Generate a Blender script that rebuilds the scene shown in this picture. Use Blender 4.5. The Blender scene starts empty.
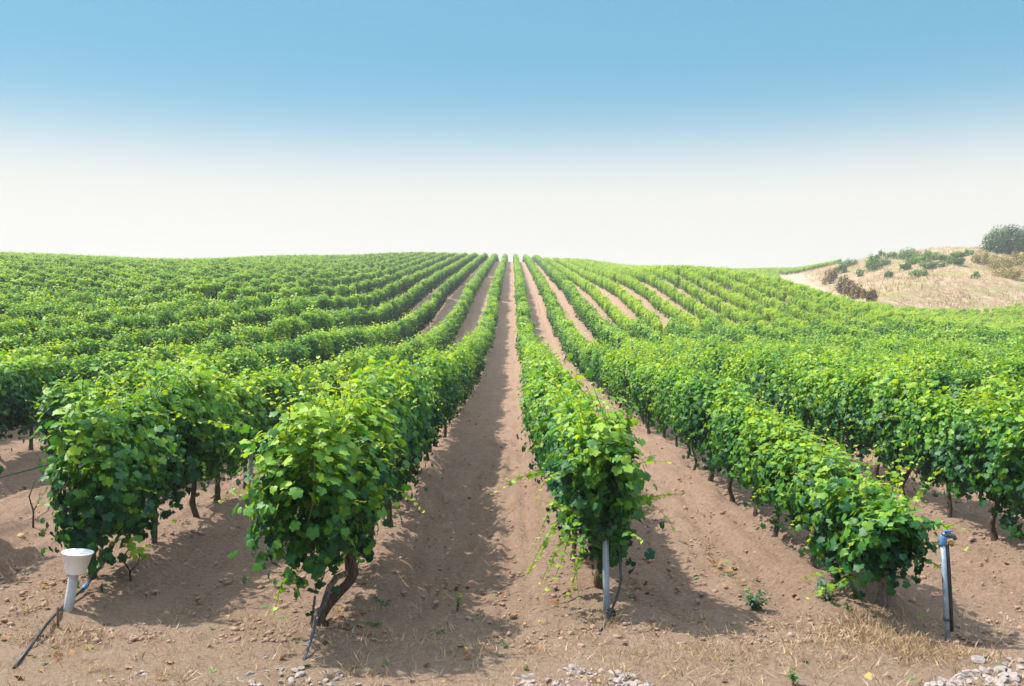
import bpy, bmesh, math, random
import numpy as np
from mathutils import Vector, Matrix

scene = bpy.context.scene
COL = scene.collection
rng = np.random.default_rng(7)
random.seed(7)

# ------------------------------------------------------------------ camera
F, CX, CY, CAM_Z = 950.0, 512.0, 343.0, 2.2
PITCH = math.atan(18 / F)
cam_data = bpy.data.cameras.new("camera")
cam_data.sensor_width = 36.0
cam_data.lens = F / 1024 * 36.0
cam_data.clip_start, cam_data.clip_end = 0.05, 6000.0
cam = bpy.data.objects.new("camera", cam_data)
cam.location = (0, 0, CAM_Z)
cam.rotation_euler = (math.radians(90) - PITCH, 0, 0)
COL.objects.link(cam)
scene.camera = cam

# ------------------------------------------------------------------ light, sky, exposure
SUN_EL, SUN_AZ = math.radians(57), math.radians(-74)      # azimuth clockwise from +Y
EXPOSURE = 1.98
HAZE = .0007
sun_dir = Vector((math.sin(SUN_AZ) * math.cos(SUN_EL), math.cos(SUN_AZ) * math.cos(SUN_EL), math.sin(SUN_EL)))
sd = bpy.data.lights.new("sun", 'SUN')
sd.energy, sd.angle, sd.color = 2.3, math.radians(0.8), (1.0, 0.93, 0.83)
sun = bpy.data.objects.new("sun", sd)
sun.rotation_euler = sun_dir.to_track_quat('Z', 'Y').to_euler()
sun.location = sun_dir * 60
COL.objects.link(sun)

world = bpy.data.worlds.new("World")
scene.world = world
world.use_nodes = True
wt = world.node_tree
wt.nodes.clear()
w_out = wt.nodes.new('ShaderNodeOutputWorld')
w_bg = wt.nodes.new('ShaderNodeBackground')
w_sky = wt.nodes.new('ShaderNodeTexSky')
w_sky.sky_type = 'NISHITA'
w_sky.sun_disc = False
w_sky.sun_elevation, w_sky.sun_rotation = SUN_EL, SUN_AZ % (2 * math.pi)
w_sky.air_density, w_sky.dust_density, w_sky.ozone_density = 1.0, 0.6, 1.6
w_tc = wt.nodes.new('ShaderNodeTexCoord')
w_sep = wt.nodes.new('ShaderNodeSeparateXYZ')
w_ramp = wt.nodes.new('ShaderNodeValToRGB')                # how much bright summer haze lies low in the sky
w_ramp.color_ramp.interpolation = 'B_SPLINE'
el = w_ramp.color_ramp.elements
el[0].position, el[0].color = 0.120, (1, 1, 1, 1)
el[1].position, el[1].color = 0.270, (0.0, 0.0, 0.0, 1)
for p, v in ((0.148, 0.88), (0.174, 0.58), (0.198, 0.30), (0.225, 0.10)):
    e = el.new(p); e.color = (v, v, v, 1)
w_mix = wt.nodes.new('ShaderNodeMix'); w_mix.data_type = 'RGBA'
w_mix.inputs[7].default_value = (1.52, 1.50, 1.40, 1)
w_gain = wt.nodes.new('ShaderNodeMix'); w_gain.data_type = 'RGBA'
w_gain.blend_type = 'MIX'
w_gain.inputs[0].default_value = 0.80               # even summer blue over the clear-sky model
w_gain.inputs[7].default_value = (0.25, 0.76, 1.13, 1)
wt.links.new(w_tc.outputs['Generated'], w_sep.inputs[0])
wt.links.new(w_sep.outputs['Z'], w_ramp.inputs[0])
wt.links.new(w_ramp.outputs[0], w_mix.inputs[0])
w_dim = wt.nodes.new('ShaderNodeMix'); w_dim.data_type = 'RGBA'; w_dim.blend_type = 'MULTIPLY'
w_dim.inputs[0].default_value = 1.0
w_dim.inputs[7].default_value = (0.22, 0.32, 0.30, 1)
wt.links.new(w_sky.outputs[0], w_dim.inputs[6])
wt.links.new(w_dim.outputs[2], w_gain.inputs[6])
wt.links.new(w_gain.outputs[2], w_mix.inputs[6])
w_fill = wt.nodes.new('ShaderNodeMapRange')               # added overhead brightness, out of view, to fill the shadows
w_fill.inputs['From Min'].default_value, w_fill.inputs['From Max'].default_value = .40, .75
w_fill.inputs['To Max'].default_value = .8
wt.links.new(w_sep.outputs['Z'], w_fill.inputs['Value'])
w_high = wt.nodes.new('ShaderNodeMix'); w_high.data_type = 'RGBA'
w_high.inputs[7].default_value = (3.9, 4.3, 4.9, 1)
wt.links.new(w_fill.outputs[0], w_high.inputs[0])
wt.links.new(w_mix.outputs[2], w_high.inputs[6])
wt.links.new(w_high.outputs[2], w_bg.inputs[0])
w_bg.inputs[1].default_value = 0.15
wt.links.new(w_bg.outputs[0], w_out.inputs[0])

vs = scene.view_settings
vs.view_transform, vs.look, vs.gamma, vs.use_curve_mapping = 'Standard', 'None', 1.0, False
vs.exposure = EXPOSURE
scene.cycles.use_denoising = True
scene.cycles.max_bounces = 8
scene.cycles.diffuse_bounces = 4
scene.cycles.transmission_bounces = 5
scene.cycles.transparent_max_bounces = 6
scene.cycles.sample_clamp_indirect = 6.0


# ------------------------------------------------------------------ noise and terrain functions
def _hash(ix, iy, seed):
    n = (ix.astype(np.int64) * 374761393 + iy.astype(np.int64) * 668265263 + seed * 974634533) & 0x7fffffff
    n = ((n ^ (n >> 13)) * 1274126177) & 0x7fffffff
    return ((n ^ (n >> 16)) & 0xffff) / 65535.0


def vnoise(x, y, seed=0):
    x, y = np.asarray(x, float), np.asarray(y, float)
    ix, iy = np.floor(x), np.floor(y)
    fx, fy = x - ix, y - iy
    fx, fy = fx * fx * (3 - 2 * fx), fy * fy * (3 - 2 * fy)
    a, b = _hash(ix, iy, seed), _hash(ix + 1, iy, seed)
    c, d = _hash(ix, iy + 1, seed), _hash(ix + 1, iy + 1, seed)
    return (a + (b - a) * fx) * (1 - fy) + (c + (d - c) * fx) * fy - 0.5


def smooth_table(xs, ys, lo, hi, n, w):
    t = np.linspace(lo, hi, n)
    v = np.interp(t, xs, ys)
    k = np.hanning(w + 2)[1:-1]; k /= k.sum()
    return t, np.convolve(np.pad(v, w, mode='edge'), k, 'same')[w:-w]


RISE = smooth_table([-100, 28, 36, 50, 65, 80, 105, 130, 165, 190, 208, 222, 240, 300, 420, 1400],
                    [0, 0, .1, .9, 2.4, 4.3, 6.7, 9.05, 12.4, 14.7, 15.8, 15.9, 15.0, 9, 0, -6], -100, 1400, 7500, 50)
NEAR_RISE = smooth_table([-100, 34, 42, 50, 60, 70, 80, 92, 105, 120, 140, 170, 200, 225, 300, 1400],
                         [0, 0, .15, .7, 1.7, 3.0, 4.5, 6.3, 7.6, 8.5, 9.6, 11.5, 13.1, 13.6, 9, -6], -100, 1400, 7500, 30)
CREST = smooth_table([-2, 0, .10, .18, .22, .29, .33, .37, .43, .49, .54, .7, 3], [.077, .077, .0785, .0775, .0750, .0700, .0685, .0685, .0715, .0742, .0757, .078, .078], -2, 3, 1000, 14)
ACROSS = smooth_table([-400, -160, -120, -110, -85, -68, -45, -25, 0, 17, 30, 48, 70, 130, 400],
                      [.9, 1.0, 1.03, 1.03, .95, .92, 1.0, 1.05, 1.01, .97, .96, 1.0, 1.03, 1.0, .9], -400, 400, 5520, 120)


def sstep(a, b, x):
    t = np.clip((np.asarray(x, float) - a) / (b - a), 0, 1)
    return t * t * (3 - 2 * t)


# the dry mound: everything right of / beyond this line is not planted
M_LEFT = [(78, 262), (60, 215), (49, 172), (41, 134), (33, 96)]
M_FRONT = [(33, 96), (41, 103), (51, 110), (67, 121), (108, 144), (200, 195)]
M_LINE = M_LEFT + M_FRONT[1:]
M_POLY = M_LINE + [(400, 200), (400, 800), (78, 800)]
V_BACK = [(78, 262), (60, 215), (66, 213), (77, 223), (86, 255), (110, 300), (78, 300)]   # planted again behind


def in_poly(x, y, poly):
    inside = np.zeros(np.shape(x), bool)
    n = len(poly)
    for i in range(n):
        x1, y1 = poly[i]; x2, y2 = poly[(i + 1) % n]
        c = ((y1 > y) != (y2 > y))
        xi = (x2 - x1) * (y - y1) / ((y2 - y1) if y2 != y1 else 1e-9) + x1
        inside ^= c & (x < xi)
    return inside


def line_dist(x, y, pts):
    best = np.full(np.shape(x), 1e9)
    for (x1, y1), (x2, y2) in zip(pts[:-1], pts[1:]):
        dx, dy = x2 - x1, y2 - y1
        t = np.clip(((x - x1) * dx + (y - y1) * dy) / (dx * dx + dy * dy), 0, 1)
        best = np.minimum(best, np.hypot(x - x1 - t * dx, y - y1 - t * dy))
    return best


ROW0, ROW_S = 0.70, 2.06          # the row carrying the blue-grey post, and the row spacing


def large(x, y):
    """hill shape without the small relief"""
    x, y = np.asarray(x, float), np.asarray(y, float)
    sh = 42 * sstep(10, 58, x)
    g = 1 + (np.interp(x, *ACROSS) - 1) * sstep(60, 160, y)
    h = np.interp(y - sh, *RISE) * g
    w = sstep(.075, .165, x / np.maximum(y, 40.0)) * (1 - sstep(20, 34, x))               # the slope right of the middle is nearer and steeper
    h = h * (1 - w) + np.interp(y, *NEAR_RISE) * w
    u = -x / np.maximum(y, 20.0)                               # the left shoulder crests nearer than the middle
    wl = sstep(.09, .24, u)
    soft = lambda t, k: np.where(t > 30 * k, t, k * np.log1p(np.exp(np.minimum(t, 30 * k) / k)))
    hl = .081 * soft(y - 22, 2.0) + .041 * soft(-x - 4, 1.5)
    cap = .75 + np.interp(u, *CREST) * np.maximum(y, 0)
    hl = cap - soft(cap - hl, .35) - .16 * soft(y - 195, 8.0)
    h = h * (1 - wl) + hl * wl
    ins = in_poly(x, y, M_POLY)
    d = np.where(ins, line_dist(x, y, M_LINE), 0)
    dl = np.where(ins, line_dist(x, y, M_LEFT), 0)
    h = h + 4.6 * sstep(0, 40, d) + 1.1 * sstep(0, 5, dl) * ins * sstep(0, 14, d)
    h = h + np.where(ins, (vnoise(x / 9, y / 9, 3) * 1.7 + vnoise(x / 3.5, y / 3.5, 4) * .7) * sstep(4, 20, d), 0)
    return h


def ridge(x, y):
    c = np.cos(2 * math.pi * (x - ROW0) / ROW_S)
    on = sstep(6.3, 8.0, y) * (1 - sstep(150, 220, y)) * (1 - sstep(30, 60, np.abs(x)) * 0.6)
    wob = 0.75 + 0.9 * vnoise(x / 1.6 + 11, y / 1.3, 21)
    rut = np.exp(-((np.abs(((x - ROW0 + ROW_S / 2) % ROW_S) - ROW_S / 2) - 0.55) / 0.13) ** 2)
    return on * (0.12 * c * wob - 0.045 * rut)


def ground(x, y):
    return large(x, y) + ridge(np.asarray(x, float), np.asarray(y, float)) + 0.05 * vnoise(np.asarray(x) / 1.1, np.asarray(y) / 1.1, 5)


def gz(x, y):
    return float(ground(np.array([x]), np.array([y]))[0])


def ray(px, py):
    dx, dz = (px - CX) / F, -(py - CY) / F
    c, s = math.cos(PITCH), math.sin(PITCH)
    return np.array([dx, c + dz * s, -s + dz * c])


def at(px, py, t0=4.0):
    """the point of the ground seen at a pixel"""
    d = ray(px, py)
    t = np.concatenate([np.arange(t0, 60, .02), np.arange(60, 420, .1)])
    z = CAM_Z + t * d[2]
    below = z < ground(t * d[0], t * d[1])
    i = int(np.argmax(below)) if below.any() else len(t) - 1
    x, y = t[i] * d[0], t[i] * d[1]
    return Vector((x, y, gz(x, y)))


def on_depth(px, py, y):
    """the point seen at a pixel at distance y"""
    d = ray(px, py); t = y / d[1]
    return Vector((t * d[0], y, CAM_Z + t * d[2]))


def project(x, y, z):
    c, s = math.cos(PITCH), math.sin(PITCH)
    v = z - CAM_Z
    fy, fz = y * c - v * s, y * s + v * c
    return CX + F * x / fy, CY - F * fz / fy


# ------------------------------------------------------------------ materials
def mat(name):
    m = bpy.data.materials.new(name)
    m.use_nodes = True
    nt = m.node_tree
    nt.nodes.clear()
    out = nt.nodes.new('ShaderNodeOutputMaterial')
    return m, nt, out


def node(nt, kind, **kw):
    n = nt.nodes.new(kind)
    for k, v in kw.items():
        setattr(n, k, v)
    return n


def ramp(nt, src, stops):
    r = nt.nodes.new('ShaderNodeValToRGB')
    e = r.color_ramp.elements
    e[0].position, e[0].color = stops[0][0], (*stops[0][1], 1)
    e[1].position, e[1].color = stops[-1][0], (*stops[-1][1], 1)
    for p, c in stops[1:-1]:
        q = e.new(p); q.color = (*c, 1)
    nt.links.new(src, r.inputs[0])
    return r.outputs[0]


def mix(nt, fac, a, b, mode='MIX'):
    m = nt.nodes.new('ShaderNodeMix'); m.data_type = 'RGBA'; m.blend_type = mode
    for sock, v in ((m.inputs[0], fac), (m.inputs[6], a), (m.inputs[7], b)):
        if isinstance(v, (int, float)):
            sock.default_value = v
        elif isinstance(v, tuple):
            sock.default_value = (*v, 1)
        else:
            nt.links.new(v, sock)
    return m.outputs[2]


def noise(nt, scale, detail=4, rough=.6, vec=None, dist=0.0):
    n = nt.nodes.new('ShaderNodeTexNoise')
    n.inputs['Scale'].default_value = scale
    n.inputs['Detail'].default_value = detail
    n.inputs['Roughness'].default_value = rough
    n.inputs['Distortion'].default_value = dist
    if vec is not None:
        nt.links.new(vec, n.inputs['Vector'])
    return n.outputs['Fac']


def math_node(nt, op, a, b=None):
    m = nt.nodes.new('ShaderNodeMath'); m.operation = op
    for i, v in enumerate((a, b)):
        if v is None:
            continue
        if isinstance(v, (int, float)):
            m.inputs[i].default_value = v
        else:
            nt.links.new(v, m.inputs[i])
    return m.outputs[0]


def bump(nt, height, strength, distance):
    b = nt.nodes.new('ShaderNodeBump')
    b.inputs['Strength'].default_value = strength
    b.inputs['Distance'].default_value = distance
    nt.links.new(height, b.inputs['Height'])
    return b.outputs[0]


def principled(nt, out, color, rough=.8, spec=.3, normal=None, metallic=0.0):
    p = nt.nodes.new('ShaderNodeBsdfPrincipled')
    if isinstance(color, tuple):
        p.inputs['Base Color'].default_value = (*color, 1)
    else:
        nt.links.new(color, p.inputs['Base Color'])
    p.inputs['Roughness'].default_value = rough
    p.inputs['Specular IOR Level'].default_value = spec
    p.inputs['Metallic'].default_value = metallic
    if normal is not None:
        nt.links.new(normal, p.inputs['Normal'])
    if out is not None:
        nt.links.new(p.outputs[0], out.inputs[0])
    return p


def leaf_material(name, stops, trans, trans_gain=(1.5, 1.35, .5), rough=.5, spec=.35, plant_var=.25):
    m, nt, out = mat(name)
    tone = node(nt, 'ShaderNodeAttribute', attribute_name='tone')
    info = nt.nodes.new('ShaderNodeObjectInfo')
    sh = math_node(nt, 'MULTIPLY', math_node(nt, 'SUBTRACT', info.outputs['Random'], .5), plant_var)
    col = ramp(nt, math_node(nt, 'ADD', tone.outputs['Fac'], sh), stops)
    p = principled(nt, None, col, rough, spec)
    t = nt.nodes.new('ShaderNodeBsdfTranslucent')
    nt.links.new(mix(nt, 1.0, col, trans_gain, 'MULTIPLY'), t.inputs[0])
    mx = nt.nodes.new('ShaderNodeMixShader'); mx.inputs[0].default_value = trans
    nt.links.new(p.outputs[0], mx.inputs[1]); nt.links.new(t.outputs[0], mx.inputs[2])
    nt.links.new(mx.outputs[0], out.inputs[0])
    return m


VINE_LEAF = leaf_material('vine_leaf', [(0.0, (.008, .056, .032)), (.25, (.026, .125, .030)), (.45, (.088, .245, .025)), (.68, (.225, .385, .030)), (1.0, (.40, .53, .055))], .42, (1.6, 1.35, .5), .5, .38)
WEED_LEAF = leaf_material('weed_leaf', [(0.0, (.045, .115, .075)), (1.0, (.13, .22, .07))], .3)
TREE_LEAF = leaf_material('tree_leaf', [(0.0, (.018, .055, .016)), (.5, (.045, .105, .028)), (1.0, (.11, .19, .05))], .15)
BUSH_LEAF = leaf_material('bush_leaf', [(0.0, (.04, .095, .02)), (.5, (.11, .21, .04)), (1.0, (.25, .34, .07))], .25, (1.2, 1.2, .6))
SCRUB_LEAF = leaf_material('scrub_leaf', [(0.0, (.13, .085, .04)), (.5, (.25, .17, .07)), (1.0, (.38, .28, .10))], .25, (1.2, 1.1, .7))
OCHRE_LEAF = leaf_material('ochre_leaf', [(0.0, (.15, .13, .03)), (.5, (.30, .245, .06)), (1.0, (.44, .35, .10))], .25, (1.2, 1.1, .7))
STRAW = leaf_material('straw', [(0.0, (.17, .105, .06)), (.5, (.36, .255, .15)), (1.0, (.55, .43, .28))], .25, (1.1, 1.0, .9), .7, .2, 0)
LITTER = leaf_material('dead_leaf', [(0.0, (.10, .05, .03)), (.45, (.26, .12, .055)), (.75, (.36, .27, .10)), (.85, (.10, .18, .06)), (1.0, (.14, .24, .08))], .2, (1.1, 1.0, .8), .7, .2, 0)


def bark_material(name, dark, lightc):
    m, nt, out = mat(name)
    tc = nt.nodes.new('ShaderNodeTexCoord')
    mp = nt.nodes.new('ShaderNodeMapping'); mp.inputs['Scale'].default_value = (1, 1, .25)
    nt.links.new(tc.outputs['Object'], mp.inputs[0])
    f = noise(nt, 60, 5, .65, mp.outputs[0], .6)
    col = ramp(nt, f, [(.3, dark), (.7, lightc)])
    principled(nt, out, col, .95, .15, bump(nt, f, .9, .012))
    return m


BARK = bark_material('vine_bark', (.030, .020, .015), (.13, .095, .072))
GREY_BARK = bark_material('weathered_bark', (.08, .062, .052), (.27, .225, .195))
m, nt, out = mat('green_cane')
principled(nt, out, ramp(nt, noise(nt, 14), [(.3, (.10, .13, .03)), (.7, (.20, .17, .06))]), .6)
CANE = m


def plain(name, c1, c2, scale=30, rough=.6, spec=.4, metallic=0.0, bstr=.15):
    m, nt, out = mat(name)
    tc = nt.nodes.new('ShaderNodeTexCoord')
    f = noise(nt, scale, 5, .6, tc.outputs['Object'])
    principled(nt, out, ramp(nt, f, [(.3, c1), (.7, c2)]), rough, spec, bump(nt, f, bstr, .004), metallic)
    return m


GALV = plain('weathered_galvanised_steel', (.21, .28, .35), (.34, .42, .50), 25, .5, .4, .25)
GREY_POST = plain('weathered_grey_post', (.33, .34, .36), (.50, .52, .54), 40, .85)
OLD_WOOD = plain('weathered_wood', (.20, .17, .15), (.42, .38, .34), 45, .95, .2)
BLACK_PE = plain('black_polythene', (.012, .014, .018), (.03, .034, .04), 20, .45)
DARK_STEEL = plain('dark_steel', (.035, .045, .06), (.09, .11, .14), 20, .45, .5, .4)
BLUE_PE = plain('blue_plastic', (.06, .15, .30), (.09, .22, .40), 20, .4)
BRASS = plain('rusty_brass', (.20, .08, .03), (.38, .17, .06), 40, .5, .5, .3)
WHITE_PE = plain('white_plastic', (.78, .80, .82), (.86, .87, .88), 12, .35, .45, 0, .05)
RUST = plain('rusty_iron', (.09, .045, .03), (.2, .10, .06), 40, .85)

m, nt, out = mat('limestone')
tc = nt.nodes.new('ShaderNodeTexCoord')
info = nt.nodes.new('ShaderNodeObjectInfo')
f = noise(nt, 18, 8, .7, tc.outputs['Object'])
c = ramp(nt, f, [(.25, (.15, .122, .108)), (.5, (.26, .228, .215)), (.75, (.38, .355, .345))])
c = mix(nt, math_node(nt, 'MULTIPLY', info.outputs['Random'], .5), c, (.27, .20, .17))
principled(nt, out, c, .9, .2, bump(nt, f, .6, .01))
LIMESTONE = m

m, nt, out = mat('dry_soil')
tc = nt.nodes.new('ShaderNodeTexCoord')
P = tc.outputs['Object']
cov = node(nt, 'ShaderNodeAttribute', attribute_name='cover')
csep = nt.nodes.new('ShaderNodeSeparateColor')
nt.links.new(cov.outputs['Color'], csep.inputs[0])
big = noise(nt, .35, 5, .55, P)
mp = nt.nodes.new('ShaderNodeMapping'); mp.inputs['Scale'].default_value = (1, .28, 1)
nt.links.new(P, mp.inputs[0])
mid = noise(nt, 5.0, 7, .66, mp.outputs[0])
fine = noise(nt, 26, 8, .72, P)
grit = noise(nt, 130, 4, .7, P)
soil = ramp(nt, mid, [(.28, (.215, .142, .100)), (.5, (.328, .228, .164)), (.72, (.440, .322, .240))])
soil = mix(nt, math_node(nt, 'MULTIPLY', big, .5), soil, (.37, .245, .18))
soil = mix(nt, .55, soil, ramp(nt, fine, [(.3, (.100, .064, .045)), (.52, (.290, .196, .138)), (.75, (.50, .375, .285))]))
soil = mix(nt, ramp(nt, grit, [(.62, (0, 0, 0)), (.72, (.5, .5, .5))]), soil, (.37, .30, .25))
straw = ramp(nt, noise(nt, 40, 6, .75, P, 1.2), [(.3, (.19, .125, .088)), (.55, (.34, .25, .18)), (.75, (.47, .38, .295))])
soil = mix(nt, math_node(nt, 'MULTIPLY', csep.outputs[2], ramp(nt, noise(nt, 5, 4, .6, P), [(.35, (.15, .15, .15)), (.6, (.95, .95, .95))])), soil, straw)
dry = ramp(nt, noise(nt, .9, 6, .7, P), [(.3, (.13, .085, .04)), (.5, (.28, .20, .12)), (.68, (.44, .34, .26))])
dry = mix(nt, ramp(nt, noise(nt, .16, 4, .6, P), [(.46, (0, 0, 0)), (.62, (.8, .8, .8))]), dry, (.20, .19, .07))
soil = mix(nt, csep.outputs[0], soil, dry)
pale = ramp(nt, noise(nt, 1.4, 6, .7, P), [(.3, (.25, .18, .142)), (.6, (.39, .305, .25))])
soil = mix(nt, csep.outputs[1], soil, pale)
hgt = math_node(nt, 'ADD', math_node(nt, 'MULTIPLY', fine, .7), math_node(nt, 'MULTIPLY', grit, .25))
principled(nt, out, soil, .95, .12, bump(nt, hgt, 1.0, .085))
SOIL = m

m, nt, out = mat('soil_clod')
tc = nt.nodes.new('ShaderNodeTexCoord')
f = noise(nt, 22, 6, .7, tc.outputs['Object'])
principled(nt, out, ramp(nt, f, [(.3, (.19, .122, .09)), (.7, (.37, .255, .195))]), .95, .12, bump(nt, f, .8, .01))
CLOD = m


# ------------------------------------------------------------------ mesh helpers
def mesh_np(name, verts, faces_flat, loop_totals, material, tone=None, smooth=True):
    me = bpy.data.meshes.new(name)
    nv, nl, nf = len(verts), len(faces_flat), len(loop_totals)
    me.vertices.add(nv); me.loops.add(nl); me.polygons.add(nf)
    me.vertices.foreach_set('co', np.ascontiguousarray(verts, np.float32).ravel())
    me.loops.foreach_set('vertex_index', np.ascontiguousarray(faces_flat, np.int32))
    starts = np.concatenate([[0], np.cumsum(loop_totals)[:-1]]).astype(np.int32)
    me.polygons.foreach_set('loop_start', starts)
    me.polygons.foreach_set('use_smooth', np.full(nf, smooth))
    me.update(calc_edges=True)
    if tone is not None:
        a = me.attributes.new('tone', 'FLOAT', 'POINT')
        a.data.foreach_set('value', np.ascontiguousarray(tone, np.float32))
    me.materials.append(material)
    return me


def link(name, me, parent=None):
    o = bpy.data.objects.new(name, me)
    COL.objects.link(o)
    if parent is not None:
        o.parent = parent
    return o


def empty(name, loc, rz=0.0):
    o = bpy.data.objects.new(name, None)
    o.empty_display_size = .2
    o.location = loc
    o.rotation_euler = (0, 0, rz)
    COL.objects.link(o)
    return o


def tag(o, label=None, category=None, group=None, kind=None):
    for k, v in (('label', label), ('category', category), ('group', group), ('kind', kind)):
        if v:
            o[k] = v
    return o


class Geo:
    def __init__(self):
        self.v, self.f = [], []

    def tube(self, pts, rad, sides=8, rough=0.0, cap=True):
        pts = [Vector(p) for p in pts]
        n = len(pts)
        if not isinstance(rad, (list, tuple)):
            rad = [rad] * n
        b0 = len(self.v)
        up = Vector((1, 0, 0))
        for i, p in enumerate(pts):
            t = (pts[min(i + 1, n - 1)] - pts[max(i - 1, 0)]).normalized()
            s = up - t * up.dot(t)
            if s.length < 1e-3:
                s = Vector((0, 1, 0)) - t * t.y
            s.normalize(); up = s
            b = t.cross(s)
            for k in range(sides):
                a = 2 * math.pi * k / sides
                r = rad[i] * (1 + rough * random.uniform(-1, 1))
                self.v.append(p + s * (r * math.cos(a)) + b * (r * math.sin(a)))
        for i in range(n - 1):
            for k in range(sides):
                k2 = (k + 1) % sides
                self.f.append((b0 + i * sides + k, b0 + i * sides + k2, b0 + (i + 1) * sides + k2, b0 + (i + 1) * sides + k))
        if cap:
            self.f.append(tuple(b0 + k for k in reversed(range(sides))))
            self.f.append(tuple(b0 + (n - 1) * sides + k for k in range(sides)))
        return self

    def box(self, lo, hi, taper=0.0):
        b = len(self.v)
        cx, cy = (lo[0] + hi[0]) / 2, (lo[1] + hi[1]) / 2
        for z in (lo[2], hi[2]):
            k = 1 - (taper if z == hi[2] else 0)
            for x, y in ((lo[0], lo[1]), (hi[0], lo[1]), (hi[0], hi[1]), (lo[0], hi[1])):
                self.v.append(Vector((cx + (x - cx) * k, cy + (y - cy) * k, z)))
        self.f += [(b + 3, b + 2, b + 1, b), (b + 4, b + 5, b + 6, b + 7)] + [(b + i, b + (i + 1) % 4, b + 4 + (i + 1) % 4, b + 4 + i) for i in range(4)]
        return self

    def lathe(self, prof, sides=24, origin=(0, 0, 0), tilt=None):
        b = len(self.v)
        o = Vector(origin)
        for r, z in prof:
            for k in range(sides):
                a = 2 * math.pi * k / sides
                q = Vector((r * math.cos(a), r * math.sin(a), z))
                self.v.append(o + (tilt @ q if tilt is not None else q))
        for i in range(len(prof) - 1):
            for k in range(sides):
                k2 = (k + 1) % sides
                self.f.append((b + i * sides + k, b + i * sides + k2, b + (i + 1) * sides + k2, b + (i + 1) * sides + k))
        return self

    def mesh(self, name, material, smooth=True):
        me = bpy.data.meshes.new(name)
        me.from_pydata([tuple(p) for p in self.v], [], self.f)
        if smooth:
            me.polygons.foreach_set('use_smooth', [True] * len(me.polygons))
        me.materials.append(material)
        me.update()
        return me


def unit(a):
    return a / np.maximum(np.linalg.norm(a, axis=1, keepdims=True), 1e-9)


def _leaf_template(hi):
    if hi:
        half = [(0, 1.0), (13, .88), (27, .72), (40, .82), (54, .86), (66, .76), (80, .62), (98, .70), (112, .66), (132, .52), (150, .46), (166, .30)]
    else:
        half = [(0, 1.0), (28, .74), (54, .86), (82, .64), (112, .66), (150, .44)]
    pts = [half[0]] + half[1:] + [(-a, r) for a, r in reversed(half[1:])]
    uv = [(0.06, 0.0)] + [(r * math.cos(math.radians(a)), r * math.sin(math.radians(a))) for a, r in pts]
    n = len(pts)
    tris = []
    for i in range(n):
        if half[-1][0] == abs(pts[i][0]) and pts[i][0] > 0:
            continue                                   # the notch at the stalk stays open
        tris.append((0, 1 + i, 1 + (i + 1) % n))
    return np.array(uv), np.array(tris)


LEAF_HI, LEAF_LO = _leaf_template(True), _leaf_template(False)
OVAL = (np.array([(0, 0), (.35, .24), (.7, .2), (1, 0), (.7, -.2), (.35, -.24)]), np.array([(0, 1, 5), (1, 2, 4), (1, 4, 5), (2, 3, 4)]))
BLADE = (np.array([(0, .5), (0, -.5), (.5, .35), (.5, -.35), (1, 0)]), np.array([(0, 1, 3), (0, 3, 2), (2, 3, 4)]))


def leaf_arrays(P, N, T, S, tone, template, cup=.28, fold=.16, r=rng, width=1.0):
    uv, tris = template
    n, k = len(P), len(uv)
    N = unit(N)
    T = unit(T - N * (T * N).sum(1, keepdims=True))
    B = np.cross(N, T)
    u, v = uv[:, 0][None], uv[:, 1][None] * width
    rr = u * u + v * v
    cupn = (cup * r.uniform(.3, 1.7, n))[:, None]
    foldn = (fold * r.uniform(-.5, 1.6, n))[:, None]
    tw = (r.normal(0, .25, n))[:, None]
    w = -cupn * rr + foldn * np.abs(v) + tw * u * v
    w = w + r.normal(0, .035, (n, k))
    V = P[:, None, :] + S[:, None, None] * (u[..., None] * T[:, None, :] + v[..., None] * B[:, None, :] + w[..., None] * N[:, None, :])
    Fc = (tris[None] + (np.arange(n) * k)[:, None, None]).reshape(-1)
    return V.reshape(-1, 3), Fc, np.repeat(tone, k)


def leaf_mesh(name, chunks, material):
    vs_, fs_, ts_ = [], [], []
    off = 0
    for V, Fc, t in chunks:
        vs_.append(V); fs_.append(Fc + off); ts_.append(t); off += len(V)
    fs_ = np.concatenate(fs_)
    return mesh_np(name, np.concatenate(vs_), fs_, np.full(len(fs_) // 3, 3), material, np.concatenate(ts_))


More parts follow.
